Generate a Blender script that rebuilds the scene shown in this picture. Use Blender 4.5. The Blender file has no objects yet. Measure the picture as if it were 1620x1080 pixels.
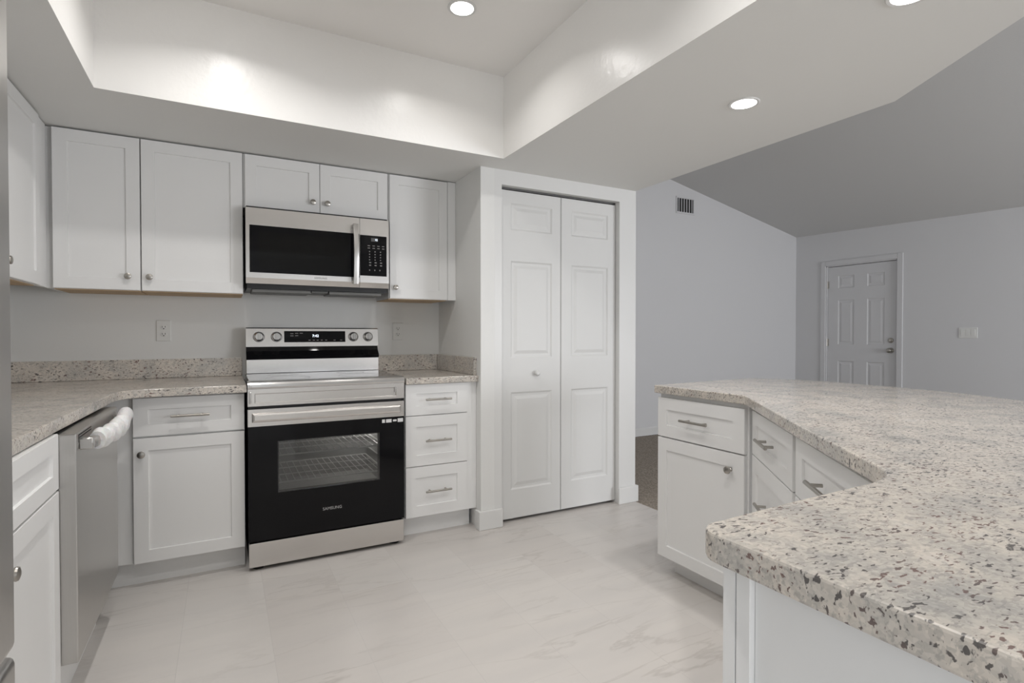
import bpy, bmesh, math, random
from mathutils import Matrix, Vector
random.seed(7)
R = math.radians
SC = bpy.context.scene
COL = SC.collection

# ------------------------------------------------------------------ camera, world, light, exposure
cam_d = bpy.data.cameras.new('camera'); cam = bpy.data.objects.new('camera', cam_d); COL.objects.link(cam)
cam_d.sensor_fit = 'HORIZONTAL'; cam_d.sensor_width = 36.0; cam_d.lens = 851.77 / 1620 * 36.0
cam_d.clip_start = 0.01
cam.location = (-0.120, -3.5834, 1.1596)
cam.rotation_euler = (R(90 - 0.788), 0, R(-28.208))
SC.camera = cam
SC.view_settings.view_transform = 'Standard'; SC.view_settings.look = 'None'
SC.view_settings.gamma = 1.0; SC.view_settings.use_curve_mapping = False
SC.view_settings.exposure = 0.0
try:
    SC.cycles.use_denoising = True
    SC.cycles.max_bounces = 10; SC.cycles.diffuse_bounces = 6; SC.cycles.glossy_bounces = 5
except Exception: pass
W = bpy.data.worlds.new('sky'); SC.world = W; W.use_nodes = True
bg = W.node_tree.nodes['Background']; bg.inputs[0].default_value = (0.75, 0.85, 1.0, 1); bg.inputs[1].default_value = 1.0

def area(name, loc, rot, sx, sy, power, col, spread=180):
    l = bpy.data.lights.new(name, 'AREA'); l.shape = 'RECTANGLE'; l.size = sx; l.size_y = sy
    l.energy = power; l.color = col; l.spread = R(spread)
    o = bpy.data.objects.new(name, l); o.location = loc; o.rotation_euler = rot; COL.objects.link(o)
    return o
# daylight entering through the windows of the wall behind the camera (kitchen end, living room end); the left-hand one is an added fill
area('daylight_kitchen', (1.25, -6.38, 1.20), (R(-90), 0, R(180)), 0.65, 1.7, 5, (0.94, 0.97, 1.0))
area('fill_left', (-1.05, -5.45, 1.10), (R(90), 0, R(-90)), 1.2, 1.95, 43, (0.94, 0.97, 1.0))  # added fill from the left, lights the peninsula fronts
area('daylight_living', (5.0, -6.38, 1.30), (R(-90), 0, R(180)), 2.2, 1.4, 140, (0.95, 0.965, 1.0))
LAMP_W = 2.75       # each recessed lamp's own light (see lamp builder)

# ------------------------------------------------------------------ materials
def nodes_of(name):
    m = bpy.data.materials.new(name); m.use_nodes = True
    nt = m.node_tree; b = nt.nodes['Principled BSDF']
    return m, nt, b
def N(nt, t, **kw):
    n = nt.nodes.new(t)
    for k, v in kw.items():
        if hasattr(n, k): setattr(n, k, v)
        else: n.inputs[k].default_value = v
    return n
def L(nt, a, b): nt.links.new(a, b)
def ramp(nt, fac, stops):
    r = nt.nodes.new('ShaderNodeValToRGB'); e = r.color_ramp.elements
    while len(e) < len(stops): e.new(0.5)
    for i, (p, c) in enumerate(stops):
        e[i].position = p; e[i].color = (*c, 1) if len(c) == 3 else c
    L(nt, fac, r.inputs[0]); return r
def objco(nt, scale=(1, 1, 1), rot=(0, 0, 0)):
    tc = nt.nodes.new('ShaderNodeTexCoord'); mp = nt.nodes.new('ShaderNodeMapping')
    mp.inputs['Scale'].default_value = scale; mp.inputs['Rotation'].default_value = rot
    L(nt, tc.outputs['Object'], mp.inputs[0]); return mp.outputs[0]
def mix(nt, fac, a, b, mode='MIX'):
    m = nt.nodes.new('ShaderNodeMixRGB'); m.blend_type = mode
    for i, v in ((0, fac), (1, a), (2, b)):
        if hasattr(v, 'is_linked') or hasattr(v, 'links'): L(nt, v, m.inputs[i])
        else: m.inputs[i].default_value = v if i == 0 else (*v, 1)
    return m.outputs[0]
def paint(name, col, rough=0.5, noise=0.0, nscale=60, spec=0.5, coat=0.0):
    m, nt, b = nodes_of(name)
    b.inputs['Base Color'].default_value = (*col, 1); b.inputs['Roughness'].default_value = rough
    b.inputs['Specular IOR Level'].default_value = spec
    if coat: b.inputs['Coat Weight'].default_value = coat; b.inputs['Coat Roughness'].default_value = 0.1
    co = objco(nt)
    n = N(nt, 'ShaderNodeTexNoise', Scale=nscale, Detail=3.0)
    L(nt, co, n.inputs['Vector'])
    if noise:
        bp = N(nt, 'ShaderNodeBump', Strength=noise, Distance=0.002)
        L(nt, n.outputs['Fac'], bp.inputs['Height']); L(nt, bp.outputs[0], b.inputs['Normal'])
    else:
        r = N(nt, 'ShaderNodeMapRange'); r.inputs['To Min'].default_value = rough * 0.92; r.inputs['To Max'].default_value = min(1, rough * 1.08)
        L(nt, n.outputs['Fac'], r.inputs['Value']); L(nt, r.outputs[0], b.inputs['Roughness'])
    return m
def steel(name, col=(0.70, 0.68, 0.66), rough=0.25, axis='x', fine=1.0):
    m, nt, b = nodes_of(name)
    b.inputs['Metallic'].default_value = 1.0
    s = {'x': (6, 900, 900), 'y': (900, 6, 900), 'z': (900, 900, 6)}[axis]
    n = N(nt, 'ShaderNodeTexNoise', Scale=fine, Detail=2.0); L(nt, objco(nt, s), n.inputs['Vector'])
    r = N(nt, 'ShaderNodeMapRange'); r.inputs['To Min'].default_value = rough - 0.03; r.inputs['To Max'].default_value = rough + 0.03
    L(nt, n.outputs['Fac'], r.inputs['Value']); L(nt, r.outputs[0], b.inputs['Roughness'])
    c = ramp(nt, n.outputs['Fac'], [(0.3, tuple(v * 0.97 for v in col)), (0.7, tuple(min(1, v * 1.03) for v in col))])
    L(nt, c.outputs[0], b.inputs['Base Color'])
    b.inputs['Anisotropic'].default_value = 0.55
    return m
def emit(name, col, strength):
    m, nt, b = nodes_of(name)
    b.inputs['Base Color'].default_value = (*col, 1)
    b.inputs['Emission Color'].default_value = (*col, 1); b.inputs['Emission Strength'].default_value = strength
    return m
def granite():
    m, nt, b = nodes_of('speckled_granite')
    def warp(scale, rot=(0, 0, 0)):
        co = objco(nt, scale, rot)
        return co
    base = N(nt, 'ShaderNodeTexNoise', Scale=9.0, Detail=6.0, Roughness=0.65); L(nt, warp((1, 1, 1)), base.inputs['Vector'])
    c0 = ramp(nt, base.outputs['Fac'], [(0.30, (0.40, 0.39, 0.37)), (0.44, (0.52, 0.49, 0.45)), (0.58, (0.62, 0.57, 0.51)), (0.76, (0.60, 0.58, 0.55))])
    # fine crystalline grain
    g = N(nt, 'ShaderNodeTexVoronoi', Scale=210.0); L(nt, warp((1, 1, 1)), g.inputs['Vector'])
    gr = ramp(nt, g.outputs['Color'], [(0.0, (0.80, 0.80, 0.80)), (1.0, (1.10, 1.09, 1.08))])
    c1 = mix(nt, 1.0, c0.outputs[0], gr.outputs[0], 'MULTIPLY')
    # grey smoky flecks
    n2 = N(nt, 'ShaderNodeTexNoise', Scale=84.0, Detail=3.0, Roughness=0.6, Distortion=0.4); L(nt, warp((0.7, 1.5, 1.2), (0.2, 0.1, 0.5)), n2.inputs['Vector'])
    m2 = ramp(nt, n2.outputs['Fac'], [(0.54, (0, 0, 0)), (0.60, (1, 1, 1))])
    c2 = mix(nt, mixfac(nt, m2.outputs[0], 0.42), c1, (0.25, 0.245, 0.235))
    # dark garnet and black mineral spots, thicker in some clouds than in others
    n3 = N(nt, 'ShaderNodeTexNoise', Scale=112.0, Detail=2.0, Roughness=0.5, Distortion=0.35); L(nt, warp((0.72, 1.55, 1.25), (0.0, 0.25, 0.48)), n3.inputs['Vector'])
    cl = N(nt, 'ShaderNodeTexNoise', Scale=12.0, Detail=2.0); L(nt, warp((1, 1, 1), (0.5, 0.2, 0.1)), cl.inputs['Vector'])
    ad = N(nt, 'ShaderNodeMath', operation='MULTIPLY_ADD'); L(nt, cl.outputs['Fac'], ad.inputs[0]); ad.inputs[1].default_value = 0.22; L(nt, n3.outputs['Fac'], ad.inputs[2])
    m3 = ramp(nt, ad.outputs[0], [(0.708, (0, 0, 0)), (0.758, (1, 1, 1))])
    hue = N(nt, 'ShaderNodeTexNoise', Scale=16.0, Detail=1.0); L(nt, warp((1, 1, 1)), hue.inputs['Vector'])
    dk = ramp(nt, hue.outputs['Fac'], [(0.44, (0.075, 0.07, 0.07)), (0.60, (0.16, 0.10, 0.09))])
    c3 = mix(nt, mixfac(nt, m3.outputs[0], 0.9), c2, dk.outputs[0])
    L(nt, c3, b.inputs['Base Color'])
    b.inputs['Roughness'].default_value = 0.16
    return m
def mixfac(nt, sock, k):
    n = N(nt, 'ShaderNodeMath', operation='MULTIPLY'); L(nt, sock, n.inputs[0]); n.inputs[1].default_value = k
    return n.outputs[0]
def marble_tile():
    m, nt, b = nodes_of('marble_floor_tile')
    tc = nt.nodes.new('ShaderNodeTexCoord')
    sep = nt.nodes.new('ShaderNodeSeparateXYZ'); L(nt, tc.outputs['Object'], sep.inputs[0])
    ax = N(nt, 'ShaderNodeMath', operation='ADD'); L(nt, sep.outputs[1], ax.inputs[0]); ax.inputs[1].default_value = 10 * 0.61 + 1.13
    ay = N(nt, 'ShaderNodeMath', operation='ADD'); L(nt, sep.outputs[0], ay.inputs[0]); ay.inputs[1].default_value = 10 * 0.305 - 0.035
    cmb = nt.nodes.new('ShaderNodeCombineXYZ'); L(nt, ax.outputs[0], cmb.inputs[0]); L(nt, ay.outputs[0], cmb.inputs[1])
    br = nt.nodes.new('ShaderNodeTexBrick'); br.offset = 0.5
    L(nt, cmb.outputs[0], br.inputs['Vector'])
    br.inputs['Scale'].default_value = 1.0; br.inputs['Brick Width'].default_value = 0.61; br.inputs['Row Height'].default_value = 0.305
    br.inputs['Mortar Size'].default_value = 0.0012; br.inputs['Mortar Smooth'].default_value = 0.2; br.inputs['Bias'].default_value = 0.0
    br.inputs['Color1'].default_value = (0.60, 0.57, 0.545, 1); br.inputs['Color2'].default_value = (0.635, 0.61, 0.585, 1); br.inputs['Mortar'].default_value = (0.565, 0.54, 0.52, 1)
    # soft diagonal veins, shifted from tile to tile
    sh = mix(nt, 1.0, tc.outputs['Object'], br.outputs['Color'], 'ADD')
    mp = nt.nodes.new('ShaderNodeMapping'); L(nt, sh, mp.inputs[0]); mp.inputs['Rotation'].default_value = (0, 0, R(-28)); mp.inputs['Scale'].default_value = (0.75, 4.2, 1)
    v = N(nt, 'ShaderNodeTexNoise', Scale=1.5, Detail=6.0, Roughness=0.55, Distortion=0.45); L(nt, mp.outputs[0], v.inputs['Vector'])
    vr = ramp(nt, v.outputs['Fac'], [(0.478, (0, 0, 0)), (0.50, (1, 1, 1)), (0.524, (0, 0, 0))])
    w = N(nt, 'ShaderNodeTexNoise', Scale=1.1, Detail=2.0); L(nt, tc.outputs['Object'], w.inputs['Vector'])
    wr = ramp(nt, w.outputs['Fac'], [(0.42, (0.08, 0.08, 0.08)), (0.64, (0.50, 0.50, 0.50))])
    f = mix(nt, 1.0, vr.outputs[0], wr.outputs[0], 'MULTIPLY')
    c = mix(nt, f, br.outputs['Color'], (0.40, 0.37, 0.345))
    cl = N(nt, 'ShaderNodeTexNoise', Scale=2.2, Detail=4.0); L(nt, mp.outputs[0], cl.inputs['Vector'])
    cr = ramp(nt, cl.outputs['Fac'], [(0.3, (0.95, 0.95, 0.955)), (0.7, (1.02, 1.015, 1.01))])
    c = mix(nt, 1.0, c, cr.outputs[0], 'MULTIPLY')
    L(nt, c, b.inputs['Base Color']); b.inputs['Roughness'].default_value = 0.32; b.inputs['Specular IOR Level'].default_value = 0.4
    bpn = N(nt, 'ShaderNodeBump', Strength=0.25, Distance=0.001); bpn.invert = True
    L(nt, br.outputs['Fac'], bpn.inputs['Height']); L(nt, bpn.outputs[0], b.inputs['Normal'])
    return m
def carpet_mat():
    m, nt, b = nodes_of('brown_loop_carpet')
    n = N(nt, 'ShaderNodeTexNoise', Scale=95.0, Detail=4.0, Roughness=0.7); L(nt, objco(nt), n.inputs['Vector'])
    c = ramp(nt, n.outputs['Fac'], [(0.30, (0.14, 0.12, 0.10)), (0.70, (0.50, 0.44, 0.375))]); L(nt, c.outputs[0], b.inputs['Base Color'])
    b.inputs['Roughness'].default_value = 0.95; b.inputs['Specular IOR Level'].default_value = 0.1
    bp = N(nt, 'ShaderNodeBump', Strength=0.8, Distance=0.006); L(nt, n.outputs['Fac'], bp.inputs['Height']); L(nt, bp.outputs[0], b.inputs['Normal'])
    return m
def plastic_wrap():
    m, nt, b = nodes_of('white_foam_wrap')
    n = N(nt, 'ShaderNodeTexVoronoi', Scale=85.0); L(nt, objco(nt), n.inputs['Vector'])
    b.inputs['Base Color'].default_value = (0.82, 0.82, 0.82, 1); b.inputs['Roughness'].default_value = 0.4
    b.inputs['Subsurface Weight'].default_value = 0.15
    bp = N(nt, 'ShaderNodeBump', Strength=0.5, Distance=0.004); L(nt, n.outputs['Distance'], bp.inputs['Height']); L(nt, bp.outputs[0], b.inputs['Normal'])
    return m
def clear_glass(name, tint, rough=0.0):
    m = bpy.data.materials.new(name); m.use_nodes = True; nt = m.node_tree
    for n in list(nt.nodes): nt.nodes.remove(n)
    out = nt.nodes.new('ShaderNodeOutputMaterial'); tr = N(nt, 'ShaderNodeBsdfTransparent'); tr.inputs[0].default_value = (*tint, 1)
    gl = N(nt, 'ShaderNodeBsdfGlossy'); gl.inputs['Roughness'].default_value = rough; gl.inputs[0].default_value = (1, 1, 1, 1)
    fr = N(nt, 'ShaderNodeFresnel'); fr.inputs[0].default_value = 1.5
    mx = nt.nodes.new('ShaderNodeMixShader'); L(nt, fr.outputs[0], mx.inputs[0]); L(nt, tr.outputs[0], mx.inputs[1]); L(nt, gl.outputs[0], mx.inputs[2])
    L(nt, mx.outputs[0], out.inputs[0]); return m

M = {
    'cab': paint('white_cabinet_lacquer', (0.80, 0.80, 0.795), 0.38, spec=0.45),
    'wall': paint('white_wall_paint', (0.745, 0.745, 0.73), 0.55, 0.12, 45),
    'gloss': paint('white_semigloss_paint', (0.87, 0.86, 0.84), 0.30, 0.55, 34),
    'ceil': paint('white_ceiling_paint', (0.76, 0.76, 0.745), 0.75, 0.12, 60),
    'ceil_lit': paint('brightened_warm_white_ceiling', (0.88, 0.865, 0.845), 0.7, 0.12, 60),  # lighter copy of the ceiling paint; bounced light put into the tray's colour
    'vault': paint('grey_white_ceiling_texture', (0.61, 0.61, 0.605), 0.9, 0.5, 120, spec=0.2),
    'lwall': paint('pale_grey_wall_paint', (0.66, 0.66, 0.67), 0.6, 0.15, 50),
    'trim': paint('white_trim_enamel', (0.71, 0.71, 0.70), 0.4),
    'door': paint('white_door_enamel', (0.68, 0.68, 0.67), 0.5),
    'edoor': paint('pale_grey_door_enamel', (0.64, 0.64, 0.65), 0.4),
    'granite': granite(), 'tile': marble_tile(), 'carpet': carpet_mat(),
    'steel': steel('brushed_stainless_steel'), 'steely': steel('brushed_stainless_steel_crosswise', axis='y', col=(0.56, 0.555, 0.55), rough=0.3),
    'steelz': steel('satin_stainless_steel', (0.58, 0.57, 0.555), axis='z', rough=0.3),
    'bright': steel('polished_stainless_trim', (0.66, 0.655, 0.65), 0.16),
    'nickel': steel('satin_nickel', (0.42, 0.40, 0.37), 0.32, fine=0.5),
    'black': paint('black_enamel', (0.012, 0.012, 0.013), 0.35),
    'blackglass': paint('black_glass', (0.006, 0.006, 0.007), 0.03, spec=0.18),
    'cooktop': paint('black_ceramic_cooktop', (0.01, 0.01, 0.011), 0.06, spec=0.6),
    'rubber': paint('black_rubber', (0.015, 0.015, 0.015), 0.8),
    'dark': paint('dark_recess', (0.03, 0.03, 0.03), 0.8),
    'slot': paint('dark_grey_slot', (0.10, 0.10, 0.10), 0.6),
    'oven': paint('grey_oven_enamel', (0.42, 0.42, 0.41), 0.45),
    'filter': paint('grey_filter_mesh', (0.16, 0.16, 0.155), 0.5),
    'chrome': paint('pale_oven_rack', (0.72, 0.72, 0.71), 0.3),
    'wood': paint('raw_plywood', (0.52, 0.38, 0.24), 0.7),
    'plate': paint('white_switch_plastic', (0.74, 0.74, 0.72), 0.35),
    'pane': clear_glass('oven_window_glass', (0.80, 0.80, 0.80)),
    'mwpane': paint('dark_tinted_glass', (0.007, 0.007, 0.007), 0.05, spec=0.18),
    'wpane': clear_glass('window_glass', (0.97, 0.98, 0.98)),
    'wrap': plastic_wrap(),
    'mark': paint('pale_grey_print', (0.42, 0.42, 0.42), 0.5),
    'sticker': paint('white_sticker', (0.72, 0.72, 0.72), 0.5),
    'darkmark': paint('grey_etched_print', (0.22, 0.21, 0.21), 0.5),
    'lampdisc': emit('lit_lamp_diffuser', (1.0, 0.975, 0.93), 9.0),
    'digits': emit('lit_clock_digits', (0.80, 0.88, 1.0), 2.2),
}

# ------------------------------------------------------------------ mesh helpers
class MB:
    def __init__(s): s.bm = bmesh.new()
    def _merge(s, t, mat=None):
        if mat is not None: bmesh.ops.transform(t, matrix=mat, verts=t.verts)
        me = bpy.data.meshes.new('tmp'); t.to_mesh(me); t.free(); s.bm.from_mesh(me); bpy.data.meshes.remove(me); return s
    def box(s, x0, x1, y0, y1, z0, z1, bev=0.0, seg=1, mat=None):
        t = bmesh.new(); bmesh.ops.create_cube(t, size=1.0)
        for v in t.verts: v.co = Vector(((x0 + x1) / 2 + v.co.x * (x1 - x0), (y0 + y1) / 2 + v.co.y * (y1 - y0), (z0 + z1) / 2 + v.co.z * (z1 - z0)))
        if bev: bmesh.ops.bevel(t, geom=list(t.edges), offset=bev, segments=seg, affect='EDGES', profile=0.5)
        return s._merge(t, mat)
    def prism(s, poly, z0, z1, bev=0.0, seg=2, mat=None, bottom_bev=True):
        t = bmesh.new()
        a = [t.verts.new((p[0], p[1], z0)) for p in poly]; b = [t.verts.new((p[0], p[1], z1)) for p in poly]
        n = len(poly)
        fb = t.faces.new(a[::-1]); ft = t.faces.new(b)
        for i in range(n): t.faces.new((a[i], a[(i + 1) % n], b[(i + 1) % n], b[i]))
        bmesh.ops.recalc_face_normals(t, faces=t.faces)
        if bev:
            es = set(ft.edges) | (set(fb.edges) if bottom_bev else set())
            bmesh.ops.bevel(t, geom=list(es), offset=bev, segments=seg, affect='EDGES', profile=0.5)
        return s._merge(t, mat)
    def profile(s, pts, a0, a1, axis='x', mat=None):
        # extrude a closed (u, v) outline; axis x: (y, z) outline extruded along x
        t = bmesh.new()
        f = (lambda p, a: (a, p[0], p[1])) if axis == 'x' else (lambda p, a: (p[0], a, p[1]))
        a = [t.verts.new(f(p, a0)) for p in pts]; b = [t.verts.new(f(p, a1)) for p in pts]; n = len(pts)
        t.faces.new(a); t.faces.new(b[::-1])
        for i in range(n): t.faces.new((a[i], b[i], b[(i + 1) % n], a[(i + 1) % n]))
        bmesh.ops.recalc_face_normals(t, faces=t.faces)
        return s._merge(t, mat)
    def tube(s, p0, p1, r, seg=16, r1=None, bev=0.0):
        p0, p1 = Vector(p0), Vector(p1); d = p1 - p0
        t = bmesh.new(); bmesh.ops.create_cone(t, cap_ends=True, segments=seg, radius1=r, radius2=r if r1 is None else r1, depth=d.length)
        if bev:
            es = [e for e in t.edges if len(e.link_faces) == 2 and any(len(f.verts) > 4 for f in e.link_faces)]
            bmesh.ops.bevel(t, geom=es, offset=bev, segments=2, affect='EDGES')
        q = Vector((0, 0, 1)).rotation_difference(d.normalized()).to_matrix().to_4x4()
        return s._merge(t, Matrix.Translation((p0 + p1) / 2) @ q)
    def lathe(s, prof, mat=None, seg=24):
        # (r, h) profile turned about the local z axis
        t = bmesh.new(); rings = []
        for r, h in prof:
            rings.append([t.verts.new((r * math.cos(2 * math.pi * i / seg), r * math.sin(2 * math.pi * i / seg), h)) for i in range(seg)] if r > 1e-6 else [t.verts.new((0, 0, h))])
        for A, B in zip(rings, rings[1:]):
            for i in range(seg):
                j = (i + 1) % seg
                vs = [A[i], A[j], B[j], B[i]] if len(A) > 1 and len(B) > 1 else ([A[0], B[j], B[i]] if len(A) == 1 else [A[i], A[j], B[0]])
                if len(set(vs)) >= 3: t.faces.new(vs)
        bmesh.ops.recalc_face_normals(t, faces=t.faces)
        return s._merge(t, mat)
    def sweep(s, path, rx, rz, seg=12, wob=0.0):
        # flattened round section along a path lying roughly along +y
        t = bmesh.new(); rings = []
        for k, p in enumerate(path):
            a = Vector(path[max(0, k - 1)]); b = Vector(path[min(len(path) - 1, k + 1)]); d = (b - a).normalized()
            side = d.cross(Vector((0, 0, 1))).normalized(); up = side.cross(d)
            f = 1 + (random.uniform(-wob, wob) if wob else 0)
            rings.append([t.verts.new(Vector(p) + side * (rx * f * math.cos(2 * math.pi * i / seg)) + up * (rz * f * math.sin(2 * math.pi * i / seg))) for i in range(seg)])
        for A, B in zip(rings, rings[1:]):
            for i in range(seg): t.faces.new((A[i], A[(i + 1) % seg], B[(i + 1) % seg], B[i]))
        t.faces.new(rings[0][::-1]); t.faces.new(rings[-1]); bmesh.ops.recalc_face_normals(t, faces=t.faces)
        return s._merge(t)
    def slab(s, w, h, th, panels, rings, bev=0.0015, x0=0, z0=0, y0=0):
        # board facing -y with moulded panels; panels: (x0,x1,z0,z1); rings: [(inset, depth)...], last ring is filled
        t = bmesh.new(); cache = {}
        def V(x, y, z):
            k = (round(x, 5), round(y, 5), round(z, 5))
            if k not in cache: cache[k] = t.verts.new((x0 + x, y0 + y, z0 + z))
            return cache[k]
        xs = sorted({0, w} | {p[0] for p in panels} | {p[1] for p in panels}); zs = sorted({0, h} | {p[2] for p in panels} | {p[3] for p in panels})
        for xa, xb in zip(xs, xs[1:]):
            for za, zb in zip(zs, zs[1:]):
                cx, cz = (xa + xb) / 2, (za + zb) / 2
                if any(p[0] < cx < p[1] and p[2] < cz < p[3] for p in panels): continue
                t.faces.new((V(xa, 0, za), V(xb, 0, za), V(xb, 0, zb), V(xa, 0, zb)))
        for p in panels:
            prev = None
            pxs = [x for x in xs if p[0] <= x <= p[1]]; pzs = [z for z in zs if p[2] <= z <= p[3]]
            for i, (ins, dep) in enumerate(rings):
                q = [(p[0] + ins, p[2] + ins), (p[1] - ins, p[2] + ins), (p[1] - ins, p[3] - ins), (p[0] + ins, p[3] - ins)]
                cur = [V(a, dep, b) for a, b in q]
                if prev:
                    for k in range(4): t.faces.new((prev[k], prev[(k + 1) % 4], cur[(k + 1) % 4], cur[k]))
                prev = cur
            t.faces.new(prev)
        # sides and back
        for a, b in zip(xs, xs[1:]):
            t.faces.new((V(a, 0, 0), V(a, th, 0), V(b, th, 0), V(b, 0, 0))); t.faces.new((V(a, 0, h), V(b, 0, h), V(b, th, h), V(a, th, h)))
        for a, b in zip(zs, zs[1:]):
            t.faces.new((V(0, 0, a), V(0, 0, b), V(0, th, b), V(0, th, a))); t.faces.new((V(w, 0, a), V(w, th, a), V(w, th, b), V(w, 0, b)))
        for a, b in zip(xs, xs[1:]):
            for c, d in zip(zs, zs[1:]): t.faces.new((V(a, th, c), V(a, th, d), V(b, th, d), V(b, th, c)))
        bmesh.ops.recalc_face_normals(t, faces=t.faces)
        if bev:
            es = [e for e in t.edges if all(abs(v.co.y - y0) < 1e-6 for v in e.verts) and
                  (all(abs(v.co.x - x0) < 1e-6 for v in e.verts) or all(abs(v.co.x - x0 - w) < 1e-6 for v in e.verts) or
                   all(abs(v.co.z - z0) < 1e-6 for v in e.verts) or all(abs(v.co.z - z0 - h) < 1e-6 for v in e.verts))]
            bmesh.ops.bevel(t, geom=es, offset=bev, segments=2, affect='EDGES')
        return s._merge(t)
    def build(s, name, mat, parent=None, loc=None, smooth=False, label=None):
        me = bpy.data.meshes.new(name); s.bm.to_mesh(me); s.bm.free(); me.materials.append(mat)
        if smooth:
            me.polygons.foreach_set('use_smooth', [True] * len(me.polygons))
            try: me.set_sharp_from_angle(angle=R(38))
            except Exception: pass
        o = bpy.data.objects.new(name, me); COL.objects.link(o)
        if parent is not None: o.parent = parent
        if loc is not None: o.location = loc
        if label: o['label'] = label
        return o

def thing(name, label, cat, loc=(0, 0, 0), rz=0.0, group=None):
    o = bpy.data.objects.new(name, None); o.empty_display_size = 0.1; COL.objects.link(o)
    o.location = loc; o.rotation_euler = (0, 0, rz); o['label'] = label; o['category'] = cat
    if group: o['group'] = group
    return o
def tag(o, label, cat, group=None):
    o['label'] = label; o['category'] = cat
    if group: o['group'] = group
    return o
def struct(o, label=None, cat=None):
    o['kind'] = 'structure'
    if label: o['label'] = label
    if cat: o['category'] = cat
    return o
def copy_tree(o, parent=None):
    kids = [c for c in COL.objects if c.parent == o]
    c = o.copy(); COL.objects.link(c); c.parent = parent
    for k in kids: copy_tree(k, c)
    return c
DG = None
def text(name, body, size, mat, parent, M4, extrude=0.0004, align='CENTER'):
    cu = bpy.data.curves.new(name, 'FONT'); cu.body = body; cu.size = size; cu.extrude = extrude; cu.align_x = align; cu.align_y = 'CENTER'
    cu.resolution_u = 3
    t = bpy.data.objects.new(name, cu); COL.objects.link(t)
    me = bpy.data.meshes.new_from_object(t.evaluated_get(bpy.context.evaluated_depsgraph_get()))
    bpy.data.objects.remove(t); me.transform(M4); me.materials.clear(); me.materials.append(mat); me.name = name
    o = bpy.data.objects.new(name, me); COL.objects.link(o); o.parent = parent
    return o
FACE = Matrix.Rotation(R(90), 4, 'X')        # text plane (x, y) -> (x, 0, z), reading from -y

# ------------------------------------------------------------------ key dimensions (metres; z up, back wall at y = 0)
ZS = 2.145; XL = -1.16; XP = 1.2175; YP = -0.70; XPR = 2.398; YLR = 1.12; XE = 6.85; YR = -6.5
TX0, TX1, TY1, TY0, ZT = -0.57, 1.276, -0.882, -4.3, 2.60
def vault(x, y): return 2.49 + 0.205 * (XE - x) + 0.03 * (y - YLR) if x > 2.0 else 2.49 + 0.205 * (XE - 2.0) + 0.03 * (y - YLR) - 0.28 * (2.0 - x)

# ------------------------------------------------------------------ structure
kitchen_poly = [(XL, 0), (XL, YR), (0.9, YR), (0.9, -4.6), (2.0, -3.0), (2.39, -2.33), (2.39, 0)]
struct(MB().prism(kitchen_poly, -0.05, 0.0).build('floor', M['tile']), 'white marble tile floor of the kitchen', 'floor')
struct(MB().prism([(2.39, 0.0), (2.39, -2.33), (2.0, -3.0), (0.9, -4.6), (0.9, YR), (XE, YR), (XE, YLR), (2.30, YLR), (2.30, 0.0)], -0.05, -0.004).build('floor_carpet', M['carpet']), 'brown carpet floor of the living room', 'floor')
struct(MB().box(XL - 0.1, XPR - 0.0901, 0, 0.1, 0, 3.42).build('wall_back', M['wall']), 'white wall behind the range and counters', 'wall')
lw = MB(); lw.box(XL - 0.1, XL, -4.35, 0, 0, 2.55); lw.box(XL - 0.1, XL, YR, -6.05, 0, 2.55); lw.box(XL - 0.1, XL, -6.05, -4.35, 2.15, 2.55); lw.box(XL - 0.1, XL, -6.05, -4.35, 0, 0.06)
struct(lw.build('wall_left', M['wall']))
f = MB()
for a, b, c, d in ((-6.05, -6.0, 0.06, 2.15), (-4.40, -4.35, 0.06, 2.15), (-5.225, -5.175, 0.06, 2.15), (-6.0, -4.40, 0.06, 0.12), (-6.0, -4.40, 2.09, 2.15)): f.box(XL - 0.08, XL - 0.03, a, b, c, d)
wf = struct(f.build('window_3', M['trim'])); MB().box(XL - 0.058, XL - 0.052, -6.0, -4.40, 0.12, 2.09).build('pane', M['wpane'], wf)  # unseen window, made up to carry the left fill light
struct(MB().box(XP, XP + 0.09, YP, -0.001, 0, ZS).build('wall_pantry_side', M['wall']))
OX0, OX1, OZ = 1.357, 2.255, 2.057
fr = MB()
fr.box(XP + 0.0901, OX0, YP, YP + 0.09, 0, ZS); fr.box(OX1, XPR, YP, YP + 0.09, 0, ZS); fr.box(OX0, OX1, YP, YP + 0.09, OZ, ZS)
struct(fr.build('wall_pantry_front', M['trim']), 'white painted wall framing the pantry door', 'wall')
struct(MB().box(XPR - 0.09, XPR, YP + 0.0901, YLR, 0, 3.36).build('wall_pantry_right', M['wall']))
struct(MB().box(XPR, XE + 0.1, YLR, YLR + 0.1, 0, 3.6).build('wall_living', M['lwall']), 'pale grey living room wall with the vent', 'wall')
# entry wall with a door opening
EY0, EY1, EZ = -0.150, 0.700, 2.045
ew = MB(); ew.box(XE, XE + 0.12, EY1, YLR, 0, 3.0); ew.box(XE, XE + 0.12, YR, EY0, 0, 3.0); ew.box(XE, XE + 0.12, EY0, EY1, EZ, 3.0)
struct(ew.build('wall_entry', M['lwall']), 'pale grey wall holding the entry door', 'wall')
struct(MB().box(XE + 0.13, XE + 0.16, EY0 - 0.1, EY1 + 0.1, 0, 2.2).build('wall_porch', M['dark']))
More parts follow.
